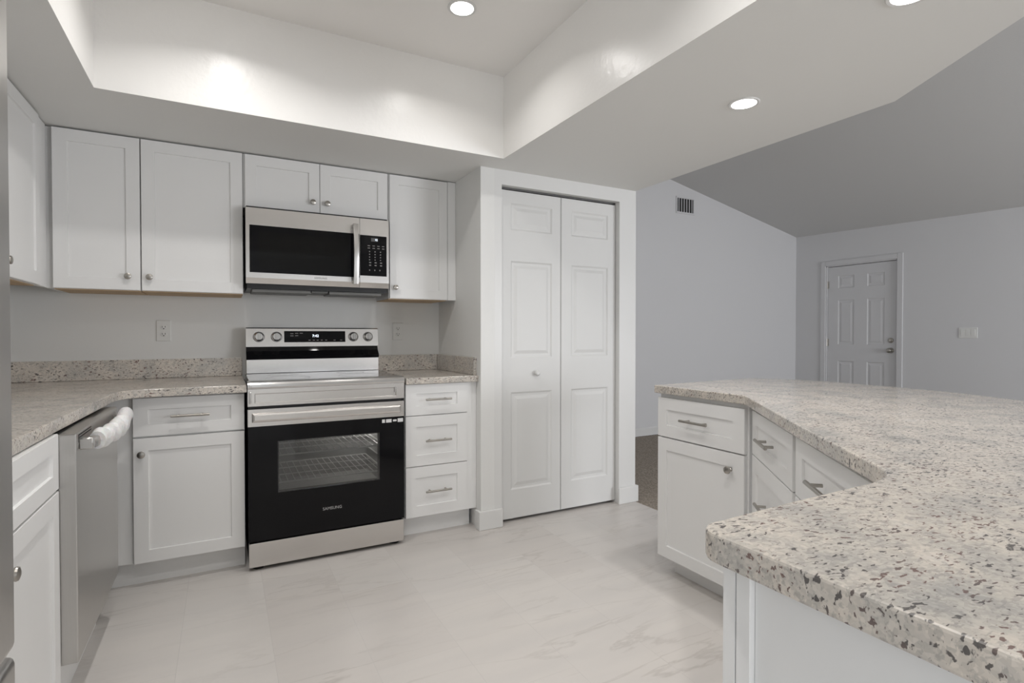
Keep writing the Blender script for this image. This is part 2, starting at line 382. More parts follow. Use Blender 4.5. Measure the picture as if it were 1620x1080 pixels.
# rear wall with two window openings
rw = MB()
for a, b, c, d in ((XL, 0.9, 0, 4.2), (0.9, 1.6, 0, 0.3), (0.9, 1.6, 2.1, 4.2), (1.6, 3.8, 0, 4.2), (3.8, 6.2, 0, 0.55), (3.8, 6.2, 2.05, 4.2), (6.2, XE, 0, 4.2)):
    rw.box(a, b, YR - 0.1, YR, c, d)
struct(rw.build('wall_rear', M['wall']))
for i, (a, b, c, d) in enumerate(((0.9, 1.6, 0.3, 2.1), (3.8, 6.2, 0.55, 2.05))):
    f = MB()
    f.box(a, a + 0.05, YR - 0.08, YR - 0.03, c, d); f.box(b - 0.05, b, YR - 0.08, YR - 0.03, c, d)
    f.box(a, b, YR - 0.08, YR - 0.03, c, c + 0.05); f.box(a, b, YR - 0.08, YR - 0.03, d - 0.05, d); f.box((a + b) / 2 - 0.025, (a + b) / 2 + 0.025, YR - 0.08, YR - 0.03, c, d)
    wf = struct(f.build('window_%d' % (i + 1), M['trim']))
    MB().box(a + 0.05, b - 0.05, YR - 0.058, YR - 0.052, c + 0.05, d - 0.05).build('pane', M['wpane'], wf)
# dropped soffit with tray opening
outer = [(XL, 0), (XL, -4.7), (0.95, -4.7), (2.076, -2.851), (2.394, -2.327), (2.394, 0)]
def ring_prism(outer, hole, z0, z1):
    mb = MB(); t = bmesh.new()
    from mathutils.geometry import tessellate_polygon
    pts = outer + hole; tri = tessellate_polygon([[Vector((*p, 0)) for p in outer], [Vector((*p, 0)) for p in hole]])
    lo = [t.verts.new((*p, z0)) for p in pts]; hi = [t.verts.new((*p, z1)) for p in pts]
    for a, b, c in tri: t.faces.new((lo[a], lo[b], lo[c])); t.faces.new((hi[a], hi[c], hi[b]))
    n = len(outer)
    for i in range(n): t.faces.new((lo[i], lo[(i + 1) % n], hi[(i + 1) % n], hi[i]))
    bmesh.ops.recalc_face_normals(t, faces=t.faces)
    mb._merge(t); return mb
hole = [(TX0, TY1), (TX1, TY1), (TX1, TY0), (TX0, TY0)]
struct(ring_prism(outer, hole, ZS, 2.72).build('ceiling_soffit', M['ceil']), 'dropped soffit ceiling around the kitchen tray', 'ceiling')
tw = MB()
for q in ((TX0 - 0.02, TX1 + 0.02, TY1, TY1 + 0.012), (TX0 - 0.02, TX1 + 0.02, TY0 - 0.012, TY0)): tw.box(q[0], q[1], q[2], q[3], ZS + 0.0005, ZT + 0.02)
for q in ((TX0 - 0.012, TX0), (TX1, TX1 + 0.012)): tw.box(q[0], q[1], TY0, TY1, ZS + 0.0005, ZT + 0.02)
struct(tw.build('wall_tray', M['gloss']), 'glossy white sides of the tray ceiling', 'wall')
struct(MB().box(TX0 - 0.01, TX1 + 0.01, TY0 - 0.01, TY1 + 0.01, ZT, ZT + 0.04).build('ceiling_tray', M['ceil_lit']), 'white tray ceiling above the kitchen', 'ceiling')
# vaulted ceiling over the living room
t = bmesh.new()
xs = [XL - 0.1, 2.0, XE + 0.12]; lo = [[t.verts.new((x, y, vault(x, y))) for y in (YR - 0.1, YLR + 0.1)] for x in xs]; hi = [[t.verts.new((x, y, vault(x, y) + 0.08)) for y in (YR - 0.1, YLR + 0.1)] for x in xs]
for i in range(2):
    t.faces.new((lo[i][0], lo[i + 1][0], lo[i + 1][1], lo[i][1])); t.faces.new((hi[i][0], hi[i][1], hi[i + 1][1], hi[i + 1][0]))
    for k in (0, 1): t.faces.new((lo[i][k], lo[i + 1][k], hi[i + 1][k], hi[i][k]))
for i in (0, 2): t.faces.new((lo[i][0], lo[i][1], hi[i][1], hi[i][0]))
bmesh.ops.recalc_face_normals(t, faces=t.faces)
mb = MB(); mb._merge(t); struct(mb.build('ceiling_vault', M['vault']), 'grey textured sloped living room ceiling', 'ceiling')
# baseboards
def base_prof(mb, p0, p1, h=0.092, th=0.014):
    p0, p1 = Vector((*p0, 0)), Vector((*p1, 0)); d = p1 - p0; a = math.atan2(d.y, d.x)
    mb.profile([(0, 0), (-th, 0), (-th, h - 0.016), (-th * 0.5, h - 0.004), (0, h)], 0, d.length, 'x', Matrix.Translation(p0) @ Matrix.Rotation(a, 4, 'Z'))
b = MB(); base_prof(b, (XPR, YLR), (XE, YLR)); struct(b.build('baseboard_living', M['trim']), 'white baseboard of the living room wall', 'baseboard')
b = MB(); base_prof(b, (XE, EY0 - 0.07), (XE, YR)); base_prof(b, (XE, YLR - 0.015), (XE, EY1 + 0.07)); struct(b.build('baseboard_entry', M['trim']))
b = MB()
b.box(XP - 0.018, OX0, YP - 0.018, YP, 0, 0.112, 0.004, 2); b.box(XP - 0.018, XP, YP, -0.652, 0, 0.112, 0.004, 2)
struct(b.build('baseboard_pantry', M['trim']), 'white baseboard block left of the pantry door', 'baseboard')
b = MB(); b.box(OX1 - 0.012, XPR + 0.016, YP - 0.018, YP, 0, 0.112, 0.004, 2); b.box(XPR, XPR + 0.016, YP, YLR - 0.016, 0, 0.112, 0.004, 2)
struct(b.build('baseboard_hall', M['trim']), 'white baseboard block right of the pantry door', 'baseboard')

# ------------------------------------------------------------------ pantry bifold door (door_1)
SIX = [(0.0, 0.0), (0.010, 0.007), (0.024, 0.007), (0.044, 0.0015)]
d1 = bpy.data.objects.new('door_1', None); COL.objects.link(d1); d1.location = (OX0, -0.66, 0.0); struct(d1, 'white bifold pantry door with six-panel leaves and a small round knob', 'door')
wl = 0.444
for x in (0.004, 0.004 + wl + 0.004):
    a = 0.078 if x < 0.1 else 0.078
    ps = [(a, a + 0.300, 0.178, 0.782), (a, a + 0.300, 0.995, 1.592), (a, a + 0.300, 1.780, 1.945)]
    MB().slab(wl, 2.022, 0.032, ps, SIX, 0.003, x0=x, z0=0.018).build('door_leaf', M['door'], d1)
MB().box(0.0, OX1 - OX0, 0.006, 0.030, 2.046, 2.056).build('door_track', M['slot'], d1)
MB().lathe([(0, 0.034), (0.009, 0.034), (0.0165, 0.028), (0.0185, 0.022), (0.016, 0.015), (0.008, 0.011), (0.0075, 0.0), (0, 0.0)], Matrix.Translation((0.262, 0, 0.915)) @ Matrix.Rotation(R(90), 4, 'X')).build('door_knob', M['door'], d1, smooth=True)
struct(MB().box(OX0 - 0.03, OX1 + 0.03, -0.600, -0.595, 0, 2.10).build('pantry_shade_sheet', M['dark']))  # dark sheet behind the leaves, stands in for shade inside the pantry

# ------------------------------------------------------------------ entry door (door_2)
d2 = bpy.data.objects.new('door_2', None); COL.objects.link(d2); d2.location = (XE - 0.0, EY1 - 0.012, 0.0); d2.rotation_euler = (0, 0, R(-90))
struct(d2, 'pale grey six-panel entry door with a round knob and deadbolt on the far wall', 'door')
dw = EY1 - EY0 - 0.024
px = [(0.135, 0.335), (0.49, 0.69)]
ps = [(a, b, z0, z1) for a, b in px for z0, z1 in ((0.18, 0.81), (1.02, 1.59), (1.74, 1.90))]
MB().slab(dw, 2.02, 0.04, ps, SIX, 0.003, z0=0.008, y0=0.02).build('door_leaf', M['edoor'], d2)
kx = dw - 0.065
MB().lathe([(0, 0.062), (0.012, 0.062), (0.026, 0.054), (0.029, 0.044), (0.024, 0.032), (0.013, 0.024), (0.012, 0.010), (0.032, 0.008), (0.034, 0.0), (0, 0)], Matrix.Translation((kx, 0.02, 0.965)) @ Matrix.Rotation(R(90), 4, 'X')).build('door_knob', M['nickel'], d2, smooth=True)
db = MB(); db.lathe([(0, 0.014), (0.022, 0.014), (0.030, 0.010), (0.031, 0.0), (0, 0)], Matrix.Translation((kx, 0.02, 1.085)) @ Matrix.Rotation(R(90), 4, 'X')); db.box(kx - 0.004, kx + 0.004, -0.008, 0.008, 1.068, 1.102, 0.002)
db.build('deadbolt', M['nickel'], d2, smooth=True)
for z in (0.25, 1.05, 1.80):
    h = MB(); h.tube((-0.006, 0.012, z - 0.05), (-0.006, 0.012, z + 0.05), 0.007, 10); h.box(-0.008, 0.02, 0.016, 0.020, z - 0.045, z + 0.045); h.build('hinge', M['nickel'], d2, smooth=True)
cs = MB(); cw = 0.062
for y0, y1, z0, z1 in ((EY1, EY1 + cw, 0, EZ + cw), (EY0 - cw, EY0, 0, EZ + cw), (EY0, EY1, EZ, EZ + cw)):
    cs.box(XE - 0.016, XE, y0, y1, z0, z1, 0.004, 2)
for y0, y1 in ((EY1 - 0.011, EY1), (EY0, EY0 + 0.011)): cs.box(XE, XE + 0.1, y0, y1, 0, EZ)
cs.box(XE, XE + 0.1, EY0, EY1, EZ - 0.012, EZ)
cs.box(XE - 0.004, XE + 0.12, EY0, EY1, -0.05, 0.0075)
struct(cs.build('trim_1', M['edoor']), 'pale casing around the entry door', 'trim')

# ------------------------------------------------------------------ cabinet kit (local frame: front faces -y, x to the right as seen from the front)
RAIL = 0.057
def shaker(mb, x0, x1, z0, z1, rail=RAIL, th=0.019):
    w, h = x1 - x0, z1 - z0; r = min(rail, h * 0.30)
    return mb.slab(w, h, th, [(rail, w - rail, r, h - r)], [(0.0, 0.0), (0.0015, 0.0075)], 0.0015, x0=x0, z0=z0)
def add_knob(parent, x, z):
    return MB().lathe([(0, 0.0), (0.0085, 0.0), (0.0085, 0.003), (0.0055, 0.006), (0.0055, 0.014), (0.0145, 0.018), (0.0160, 0.022), (0.0145, 0.026), (0.008, 0.0285), (0, 0.029)],
                      Matrix.Translation((x, 0, z)) @ Matrix.Rotation(R(90), 4, 'X')).build('knob', M['nickel'], parent, smooth=True)
def add_pull(parent, x, z, ln=0.156):
    m = MB(); m.tube((x - ln / 2, -0.032, z), (x + ln / 2, -0.032, z), 0.006, 14, bev=0.001)
    for s in (-0.048, 0.048): m.tube((x + s, 0.0, z), (x + s, -0.032, z), 0.005, 12)
    return m.build('pull_handle', M['nickel'], parent, smooth=True)
def add_door(root, x0, x1, z0, z1, knob=None):
    d = shaker(MB(), x0, x1, z0, z1).build('door', M['cab'], root)
    if knob: add_knob(d, *knob)
    return d
def add_drawer(root, x0, x1, z0, z1, rail=RAIL):
    d = shaker(MB(), x0, x1, z0, z1, rail).build('drawer', M['cab'], root)
    add_pull(d, (x0 + x1) / 2, (z0 + z1) / 2 + 0.002)
    return d
def carcass(root, x0, x1, z0, z1, depth, y0=0.0195):
    return MB().box(x0, x1, y0, depth, z0, z1, 0.0008).build('carcass', M['cab'], root)
def filler(root, x0, x1, z0, z1, y0=0.012, y1=0.06):
    return MB().box(x0, x1, y0, y1, z0, z1, 0.001).build('filler_strip', M['cab'], root)
def under(root, x0, x1, z, depth):
    return MB().box(x0 + 0.002, x1 - 0.002, 0.024, depth, z - 0.004, z).build('bottom_panel', M['wood'], root, label='raw wood bottom panel')
def toe(root, x0, x1, y=0.075):
    return MB().box(x0, x1, y, y + 0.016, 0.0, 0.1145).build('toe_kick', M['cab'], root)

# ---- hanging cabinets on the back wall (door face y = -0.32)
YU = -0.32; DU = 0.317; Z0, Z1 = 1.378, 2.140
g = 'white wall-hung kitchen cabinets'
c = thing('hanging_cabinet', 'white single-door cabinet hung in the corner, its knob at lower right', 'cabinet', (-0.828, YU, 0), group=g)
carcass(c, 0.0, 0.346, Z0, Z1, DU); add_door(c, 0.002, 0.344, Z0 + 0.001, Z1 - 0.004, (0.344 - 0.050, 1.446)); filler(c, -0.030, 0.0, Z0, Z1, 0.022, DU); under(c, 0.0, 0.346, Z0, DU)
c = thing('hanging_cabinet', 'wider white single-door cabinet hung left of the microwave, its knob at lower left', 'cabinet', (-0.4805, YU, 0), group=g)
carcass(c, 0.0, 0.4585, Z0, Z1, DU); add_door(c, 0.002, 0.4565, Z0 + 0.001, Z1 - 0.004, (0.036, 1.446)); under(c, 0.0, 0.4585, Z0, DU)
c = thing('hanging_cabinet', 'short white two-door cabinet hung above the microwave', 'cabinet', (-0.0205, YU, 0), group=g)
carcass(c, 0.0, 0.797, 1.850, Z1, DU); add_door(c, 0.009, 0.3945, 1.8515, Z1 - 0.004, (0.357, 1.911)); add_door(c, 0.3975, 0.788, 1.8515, Z1 - 0.004, (0.436, 1.911))
c = thing('hanging_cabinet', 'narrow white single-door cabinet hung right of the microwave', 'cabinet', (0.778, YU, 0), group=g)
carcass(c, 0.0, 0.383, Z0, Z1, DU); add_door(c, 0.004, 0.3795, Z0 + 0.001, Z1 - 0.004, (0.036, 1.446)); filler(c, 0.3835, XP - 0.778 - 0.001, Z0, Z1, 0.004, 0.06); under(c, 0.0, 0.383, Z0, DU)
# ---- hanging cabinets on the left wall (door face x = -0.838)
c = thing('hanging_cabinet', 'white cabinet hung on the left wall, seen edge-on beside the corner', 'cabinet', (-0.838, -0.970, 0), R(90), group=g)
carcass(c, 0.0, 0.51, Z0, Z1, 0.318); add_door(c, 0.002, 0.508, Z0 + 0.001, Z1 - 0.004, (0.040, 1.436)); filler(c, 0.5105, 0.648, Z0, Z1, 0.010, 0.030); under(c, 0.0, 0.51, Z0, 0.318)
c = thing('hanging_cabinet', 'white two-door cabinet hung on the left wall beside the refrigerator', 'cabinet', (-0.838, -1.890, 0), R(90), group=g)
carcass(c, 0.0, 0.917, Z0, Z1, 0.318); add_door(c, 0.002, 0.4575, Z0 + 0.001, Z1 - 0.004, (0.42, 1.446)); add_door(c, 0.4595, 0.915, Z0 + 0.001, Z1 - 0.004, (0.50, 1.446)); under(c, 0.0, 0.917, Z0, 0.318)

# ---- base cabinets, back run (door face y = -0.645)
YB = -0.645; DB = 0.64
g = 'white base kitchen cabinets'
c = thing('base_cabinet', 'white base cabinet with one drawer above a door, left of the range', 'cabinet', (-0.484, YB, 0), group=g)
carcass(c, 0.0, 0.454, 0.115, 0.876, DB); add_drawer(c, 0.002, 0.452, 0.694, 0.868); add_door(c, 0.002, 0.452, 0.117, 0.686, (0.034, 0.615))
filler(c, -0.130, 0.0, 0.115, 0.876, 0.022, 0.06); toe(c, -0.145, 0.454)
c = thing('drawer_cabinet', 'narrow white base cabinet of three drawers between the range and pantry wall', 'cabinet', (0.777, YB, 0), group=g)
carcass(c, 0.0, 0.378, 0.115, 0.876, DB)
for z0, z1 in ((0.698, 0.874), (0.408, 0.694), (0.119, 0.404)): add_drawer(c, 0.002, 0.376, z0, z1, 0.062)
filler(c, 0.3785, XP - 0.777 - 0.001, 0.115, 0.876, 0.010, 0.06); toe(c, 0.0, XP - 0.777 - 0.019)

# ---- base cabinet, left run (door face x = -0.54)
c = thing('base_cabinet', 'white sink base cabinet with a plain false front over doors, between refrigerator and dishwasher', 'cabinet', (-0.540, -2.580, 0), R(90), group=g)
carcass(c, 0.0, 0.976, 0.115, 0.876, 0.615)
shaker(MB(), 0.002, 0.976, 0.714, 0.873).build('false_front', M['cab'], c)
add_door(c, 0.002, 0.487, 0.117, 0.708, (0.447, 0.640)); add_door(c, 0.490, 0.976, 0.117, 0.708, (0.526, 0.640)); toe(c, 0.0, 0.976)

# ------------------------------------------------------------------ countertops
def arc(cx, cy, r, a0, a1, n=6): return [(cx + r * math.cos(R(a0 + (a1 - a0) * i / n)), cy + r * math.sin(R(a0 + (a1 - a0) * i / n))) for i in range(n + 1)]
ZC0, ZC1 = 0.8775, 0.914
ct = thing('countertop', 'speckled beige granite countertop in the left corner over the dishwasher', 'countertop', (-0.8, -0.3, ZC0), group='granite countertops')
def gran(name, mb, parent, off): 
    o = mb.build(name, M['granite'], parent); o.data.transform(Matrix.Translation((-off[0], -off[1], -off[2]))); return o
off = (-0.8, -0.3, ZC0)
poly = [(XL + 0.001, -0.001), (XL + 0.001, -2.585), (-0.562, -2.585), (-0.545, -1.60), (-0.523, -0.86)] + [(-0.515, -0.80), (-0.500, -0.755), (-0.470, -0.722), (-0.43, -0.706)] + [(-0.36, -0.698), (-0.022, -0.690), (-0.022, -0.001)]
gran('countertop_slab', MB().prism(poly, ZC0, ZC1, 0.003, 2), ct, off)
gran('backsplash', MB().box(XL + 0.022, -0.022, -0.021, -0.001, ZC1 + 0.0002, 1.020, 0.003, 2), ct, off)
gran('backsplash', MB().box(XL + 0.001, XL + 0.021, -2.585, -0.022, ZC1 + 0.0002, 1.020, 0.003, 2), ct, off)
off = (1.0, -0.3, ZC0)
ct = thing('countertop', 'small speckled granite countertop between the range and pantry wall', 'countertop', off, group='granite countertops')
gran('countertop_slab', MB().prism([(0.776, -0.001), (0.776, -0.668), (XP - 0.001, -0.668), (XP - 0.001, -0.001)], ZC0, ZC1, 0.003, 2), ct, off)
gran('backsplash', MB().box(0.776, XP - 0.022, -0.021, -0.001, ZC1 + 0.0002, 1.020, 0.003, 2), ct, off)
gran('backsplash', MB().box(XP - 0.021, XP - 0.001, -0.645, -0.001, ZC1 + 0.0002, 1.020, 0.003, 2), ct, off)

# ------------------------------------------------------------------ peninsula: countertop and cabinets
pts = [(1.712, -1.622), (1.717, -2.105)] + [(1.705, -2.140), (1.668, -2.186)] + [(1.226, -2.694), (0.967, -3.008), (0.935, -3.045), (0.890, -3.072), (0.83, -3.081), (0.60, -3.083), (0.47, -3.088)]
pts += arc(0.445, -3.123, 0.035, 90, 180, 6) + [(0.410, -3.30), (0.410, -3.60)] + arc(0.450, -3.74, 0.04, 180, 270, 5)
pts += [(1.65, -3.78), (2.10, -3.32), (2.46, -2.77), (2.56, -2.55), (2.60, -2.42), (2.63, -2.24), (2.645, -1.90), (2.62, -1.78), (2.57, -1.68), (2.48, -1.560)]
off = (1.6, -2.4, ZC0)
ct = thing('countertop', 'large angled peninsula countertop of speckled beige granite in front of the living room', 'countertop', off, group='granite countertops')
gran('countertop_slab', MB().prism(pts[::-1], ZC0, ZC1, 0.0035, 2), ct, off)

g = 'white peninsula cabinets'
c = thing('base_cabinet', 'white peninsula end cabinet with one drawer above a knobbed door', 'cabinet', (1.730, -1.626, 0), R(-90), group=g)
ZP0, ZP1 = 0.095, 0.857
carcass(c, 0.0, 0.50, ZP0 + 0.003, 0.8765, 0.60); add_drawer(c, 0.001, 0.491, 0.672, ZP1); add_door(c, 0.001, 0.491, ZP0, 0.666, (0.491 - 0.066, 0.598)); toe(c, 0.03, 0.50, 0.085)
nx, ny = -0.763, 0.647; dx, dy = -0.647, -0.763; TH = math.atan2(nx, -ny)
P0 = (1.668 - 0.028 * nx, -2.186 - 0.028 * ny)
def diag(s): return (P0[0] + dx * s, P0[1] + dy * s, 0)
for s, w, lab in ((-0.085, 0.548, 'white angled corner cabinet of three drawers next to the peninsula end cabinet'), (0.480, 0.56, 'white angled corner cabinet of drawers partly hidden by the near peninsula counter')):
    c = thing('drawer_cabinet', lab, 'cabinet', diag(s), TH, group=g)
    carcass(c, 0.0, w + 0.015, ZP0 + 0.003, 0.8765, 0.40)
    for z0, z1 in ((0.684, ZP1), (0.392, 0.680), (ZP0, 0.388)): add_drawer(c, 0.012, w, z0, z1, 0.06)
    toe(c, 0.0, w, 0.085)
# near leg: cabinet facing +y, its end panel faces the kitchen
c = thing('base_cabinet', 'white cabinet under the near end of the peninsula, showing its flat side panel', 'cabinet', (0.98, -3.098, 0), R(180), group=g)
wN = 0.98 - 0.452
carcass(c, 0.0, wN - 0.0125, ZP0, 0.8765, 0.62, 0.046); toe(c, 0.0, wN - 0.02, 0.085)
MB().box(0.0, wN, 0.0205, 0.042, ZP0, 0.8765, 0.0012).build('face_frame', M['cab'], c)
add_door(c, 0.004, wN / 2 - 0.001, ZP0, ZP1, (wN / 2 - 0.04, 0.78)); add_door(c, wN / 2 + 0.001, wN, ZP0, ZP1, (wN / 2 + 0.04, 0.78))
MB().box(wN - 0.012, wN - 0.008, 0.0425, 0.62, 0.0, 0.8765, 0.0008).build('end_panel', M['cab'], c)

# ------------------------------------------------------------------ recessed lights
lab = {0: 'lit recessed light in the white tray ceiling', 1: 'lit recessed light in the soffit above the peninsula', 2: 'lit recessed light in the soffit cut by the top of the photo',
       3: 'recessed light in the tray ceiling out of view above the microwave', 4: 'recessed light in the tray ceiling out of view above the camera', 5: 'recessed light in the tray ceiling out of view near the refrigerator'}
proto = None
spots = [(0.82, -1.365, ZT), (1.847, -2.013, ZS), (1.640, -2.745, ZS), (-0.09, -1.40, ZT), (0.80, -2.75, ZT), (-0.09, -2.75, ZT)]
for i, (x, y, z) in enumerate(spots):
    if proto is None:
        proto = thing('recessed_light', lab[0], 'light', (x, y, z), group='recessed ceiling lights')
        MB().lathe([(0.049, -0.0012), (0.051, -0.004), (0.060, -0.005), (0.063, -0.003), (0.063, -0.0002), (0.049, -0.0002)], seg=40).build('trim_ring', M['trim'], proto, smooth=True)
        MB().lathe([(0, -0.0035), (0.050, -0.0035), (0.050, -0.0003), (0, -0.0003)], seg=40).build('diffuser', M['lampdisc'], proto)
        o = proto
    else:
        o = copy_tree(proto); o.location = (x, y, z); o['label'] = lab[i]
    l = bpy.data.lights.new('recessed_lamp', 'AREA'); l.shape = 'DISK'; l.size = 0.08; l.energy = LAMP_W * (1.03 if z > 2.3 else 0.42); l.color = (1.0, 0.975, 0.945); l.spread = R(140)
    lo_ = bpy.data.objects.new('recessed_lamp', l); lo_.location = (0, 0, -0.012); lo_.parent = o; COL.objects.link(lo_)

# ------------------------------------------------------------------ electric range
rg = thing('kitchen_range', 'freestanding stainless electric range with black glass oven door, between the base cabinets', 'range', (-0.018, -0.69, 0))
RW = 0.774
MB().box(0.004, RW - 0.004, 0.035, 0.665, 0.030, 0.893, 0.002).build('body', M['black'], rg).data  # replaced below by a hollow body
body = [o for o in COL.objects if o.parent == rg][0]; bpy.data.objects.remove(body)
bd = MB()
bd.box(0.004, 0.070, 0.035, 0.665, 0.030, 0.893); bd.box(RW - 0.070, RW - 0.004, 0.035, 0.665, 0.030, 0.893)
bd.box(0.070, RW - 0.070, 0.035, 0.665, 0.030, 0.300); bd.box(0.070, RW - 0.070, 0.035, 0.665, 0.735, 0.893); bd.box(0.070, RW - 0.070, 0.560, 0.665, 0.300, 0.735)
bd.build('body', M['black'], rg)
cav = MB()
cav.box(0.0702, 0.075, 0.04, 0.558, 0.301, 0.734); cav.box(RW - 0.075, RW - 0.0702, 0.04, 0.558, 0.301, 0.734); cav.box(0.0751, RW - 0.0751, 0.04, 0.558, 0.301, 0.306); cav.box(0.0751, RW - 0.0751, 0.04, 0.558, 0.729, 0.734); cav.box(0.0751, RW - 0.0751, 0.553, 0.558, 0.3061, 0.7289)
for z in (0.38, 0.45, 0.52, 0.59, 0.66): cav.box(0.0751, 0.085, 0.06, 0.54, z, z + 0.006); cav.box(RW - 0.085, RW - 0.0751, 0.06, 0.54, z, z + 0.006)
cav.build('oven_cavity', M['oven'], rg)
for z in (0.405, 0.545):
    rk = MB()
    for y in (0.07, 0.53): rk.tube((0.088, y, z), (RW - 0.088, y, z), 0.004, 8)
    for x in (0.09, RW - 0.09): rk.tube((x, 0.07, z), (x, 0.53, z), 0.004, 8)
    for k in range(17): x = 0.12 + k * (RW - 0.24) / 16; rk.tube((x, 0.07, z + 0.004), (x, 0.53, z + 0.004), 0.0022, 6)
    rk.tube((0.088, 0.25, z - 0.003), (RW - 0.088, 0.25, z - 0.003), 0.003, 6); rk.tube((0.088, 0.40, z - 0.003), (RW - 0.088, 0.40, z - 0.003), 0.003, 6)
    rk.build('oven_rack', M['chrome'], rg, smooth=True)
ol = bpy.data.lights.new('oven_fill', 'POINT'); ol.energy = 1.1; ol.shadow_soft_size = 0.02; ol.color = (1, 0.97, 0.93)  # fill light added to brighten the oven cavity
oo = bpy.data.objects.new('oven_fill', ol); oo.location = (0.62, 0.45, 0.68); oo.parent = rg; COL.objects.link(oo)
# oven door: black glass frame with an opening, pane, steel top band, bar handle
dz0, dz1 = 0.146, 0.708
dr = MB(); wx0, wx1, wz0, wz1 = 0.133, 0.640, 0.372, 0.630
dr.box(0, wx0, 0, 0.030, dz0, dz1, 0.0); dr.box(wx1, RW, 0, 0.030, dz0, dz1); dr.box(wx0, wx1, 0, 0.030, dz0, wz0); dr.box(wx0, wx1, 0, 0.030, wz1, dz1)
door = dr.build('oven_door', M['blackglass'], rg)
MB().box(wx0 + 0.0005, wx1 - 0.0005, 0.004, 0.008, wz0 + 0.0005, wz1 - 0.0005).build('oven_window', M['pane'], door)
wf = MB()
for q in ((wx0 + 0.001, wx0 + 0.006, wz0 + 0.001, wz1 - 0.001), (wx1 - 0.006, wx1 - 0.001, wz0 + 0.001, wz1 - 0.001), (wx0 + 0.006, wx1 - 0.006, wz0 + 0.001, wz0 + 0.006), (wx0 + 0.006, wx1 - 0.006, wz1 - 0.006, wz1 - 0.001)):
    wf.box(q[0], q[1], 0.012, 0.029, q[2], q[3])
wf.build('window_frame', M['slot'], door)
tb = MB(); tb.slab(RW, 0.084, 0.030, [(0.018, RW - 0.018, 0.020, 0.066)], [(0, 0), (0.004, -0.006), (0.012, -0.009)], 0.002, z0=0.7085, y0=-0.001)
tb.build('door_band', M['steel'], door, label='stainless band across the top of the oven door')
text('lettering', 'SAMSUNG', 0.021, M['mark'], door, Matrix.Translation((0.392, -0.0004, 0.258)) @ FACE)
sk = MB()
for x, w, h in ((0.652, 0.016, 0.018), (0.674, 0.030, 0.018), (0.712, 0.020, 0.010), (0.738, 0.030, 0.020)): sk.box(x, x + w, -0.0012, -0.0001, 0.688 - h / 2, 0.688 + h / 2)
sk.build('sticker', M['sticker'], door, label='row of small white stickers')
# storage drawer
MB().box(0.002, RW - 0.002, 0.001, 0.030, 0.020, 0.138, 0.003, 2).build('storage_drawer', M['steel'], rg)
for x in (0.045, RW - 0.045):
    for y in (0.055, 0.60): MB().lathe([(0, 0), (0.026, 0), (0.030, 0.006), (0.026, 0.012), (0.014, 0.016), (0.014, 0.034), (0, 0.034)], Matrix.Translation((x, y, 0))).build('foot', M['rubber'], rg, smooth=True)
# front fascia, lip and handle
fa = MB(); fa.slab(RW, 0.084, 0.030, [(0.030, RW - 0.045, 0.014, 0.062)], [(0, 0), (0.004, 0.004)], 0.003, z0=0.808, y0=-0.006); fa.build('front_panel', M['steel'], rg)
lp = MB(); lp.profile([(-0.008, 0.8935), (-0.012, 0.902), (-0.012, 0.914), (-0.006, 0.923), (0.030, 0.930), (0.045, 0.930), (0.045, 0.8935)], 0.0, RW, 'x'); lp.build('front_lip', M['bright'], rg)
for z0, z1 in ((0.897, 0.917), (0.822, 0.880)):
    MB().box(0.006, 0.016, -0.0165, -0.006, z0, z1, 0.004, 2).build('end_clip', M['bright'], rg)
MB().box(RW - 0.055, RW - 0.047, -0.0095, -0.0062, 0.842, 0.872, 0.002).build('end_clip', M['bright'], rg)
# cooktop glass with printed rings
ck = MB().box(0.006, RW - 0.006, 0.0452, 0.560, 0.8935, 0.930, 0.003, 2).build('cooktop', M['cooktop'], rg)
for x, y, r in ((0.20, 0.18, 0.11), (0.57, 0.18, 0.11), (0.20, 0.42, 0.08), (0.57, 0.42, 0.08)):
    MB().lathe([(r - 0.002, 0.0), (r, 0.0), (r, 0.0003), (r - 0.002, 0.0003), (r - 0.002, 0.0)], Matrix.Translation((x, y, 0.9302)), 48).build('burner_ring', M['darkmark'], ck)
# backguard: steel riser, black band, tilted control panel
MB().box(0.014, RW + 0.004, 0.561, 0.665, 0.930, 1.012, 0.002).build('riser', M['steel'], rg)
MB().profile([(0.556, 1.0125), (0.552, 1.030), (0.585, 1.060), (0.592, 1.0845), (0.665, 1.0845), (0.665, 1.0125)], 0.014, RW + 0.004, 'x').build('vent_band', M['blackglass'], rg)
cp = MB(); cp.profile([(0.588, 1.085), (0.600, 1.192), (0.606, 1.198), (0.665, 1.198), (0.665, 1.085)], 0.014, RW + 0.008, 'x')
cpo = cp.build('control_panel', M['steel'], rg)
tilt = math.atan2(0.012, 0.107)
def onp(x, z, out=0.0): # matrix on the sloped panel face
    y = 0.588 + (z - 1.085) * 0.012 / 0.107 - out
    return Matrix.Translation((x, y, z)) @ Matrix.Rotation(-tilt, 4, 'X')
MB().box(-0.178, 0.178, -0.002, 0.001, -0.034, 0.034, 0.001, mat=onp(0.398, 1.144)).build('display', M['blackglass'], rg)
disp = [o for o in COL.objects if o.parent == rg][-1]
text('digits', '7:42', 0.022, M['digits'], disp, onp(0.398, 1.148, 0.0022) @ FACE)
for x, z, w, h in [(x, z, 0.009, 0.0022) for x, z in ((-0.135, 0.018), (-0.108, 0.020), (-0.082, 0.021), (-0.135, 0.005), (-0.108, 0.006))] + [(x, -0.0218, 0.006, 0.0022) for x in (-0.035, -0.010, 0.012, 0.036, 0.062, 0.112, 0.152)]:
    MB().box(x - w, x + w, -0.0026, -0.0021, z - h, z + h, mat=onp(0.398, 1.144)).build('key_legend', M['darkmark'], disp)
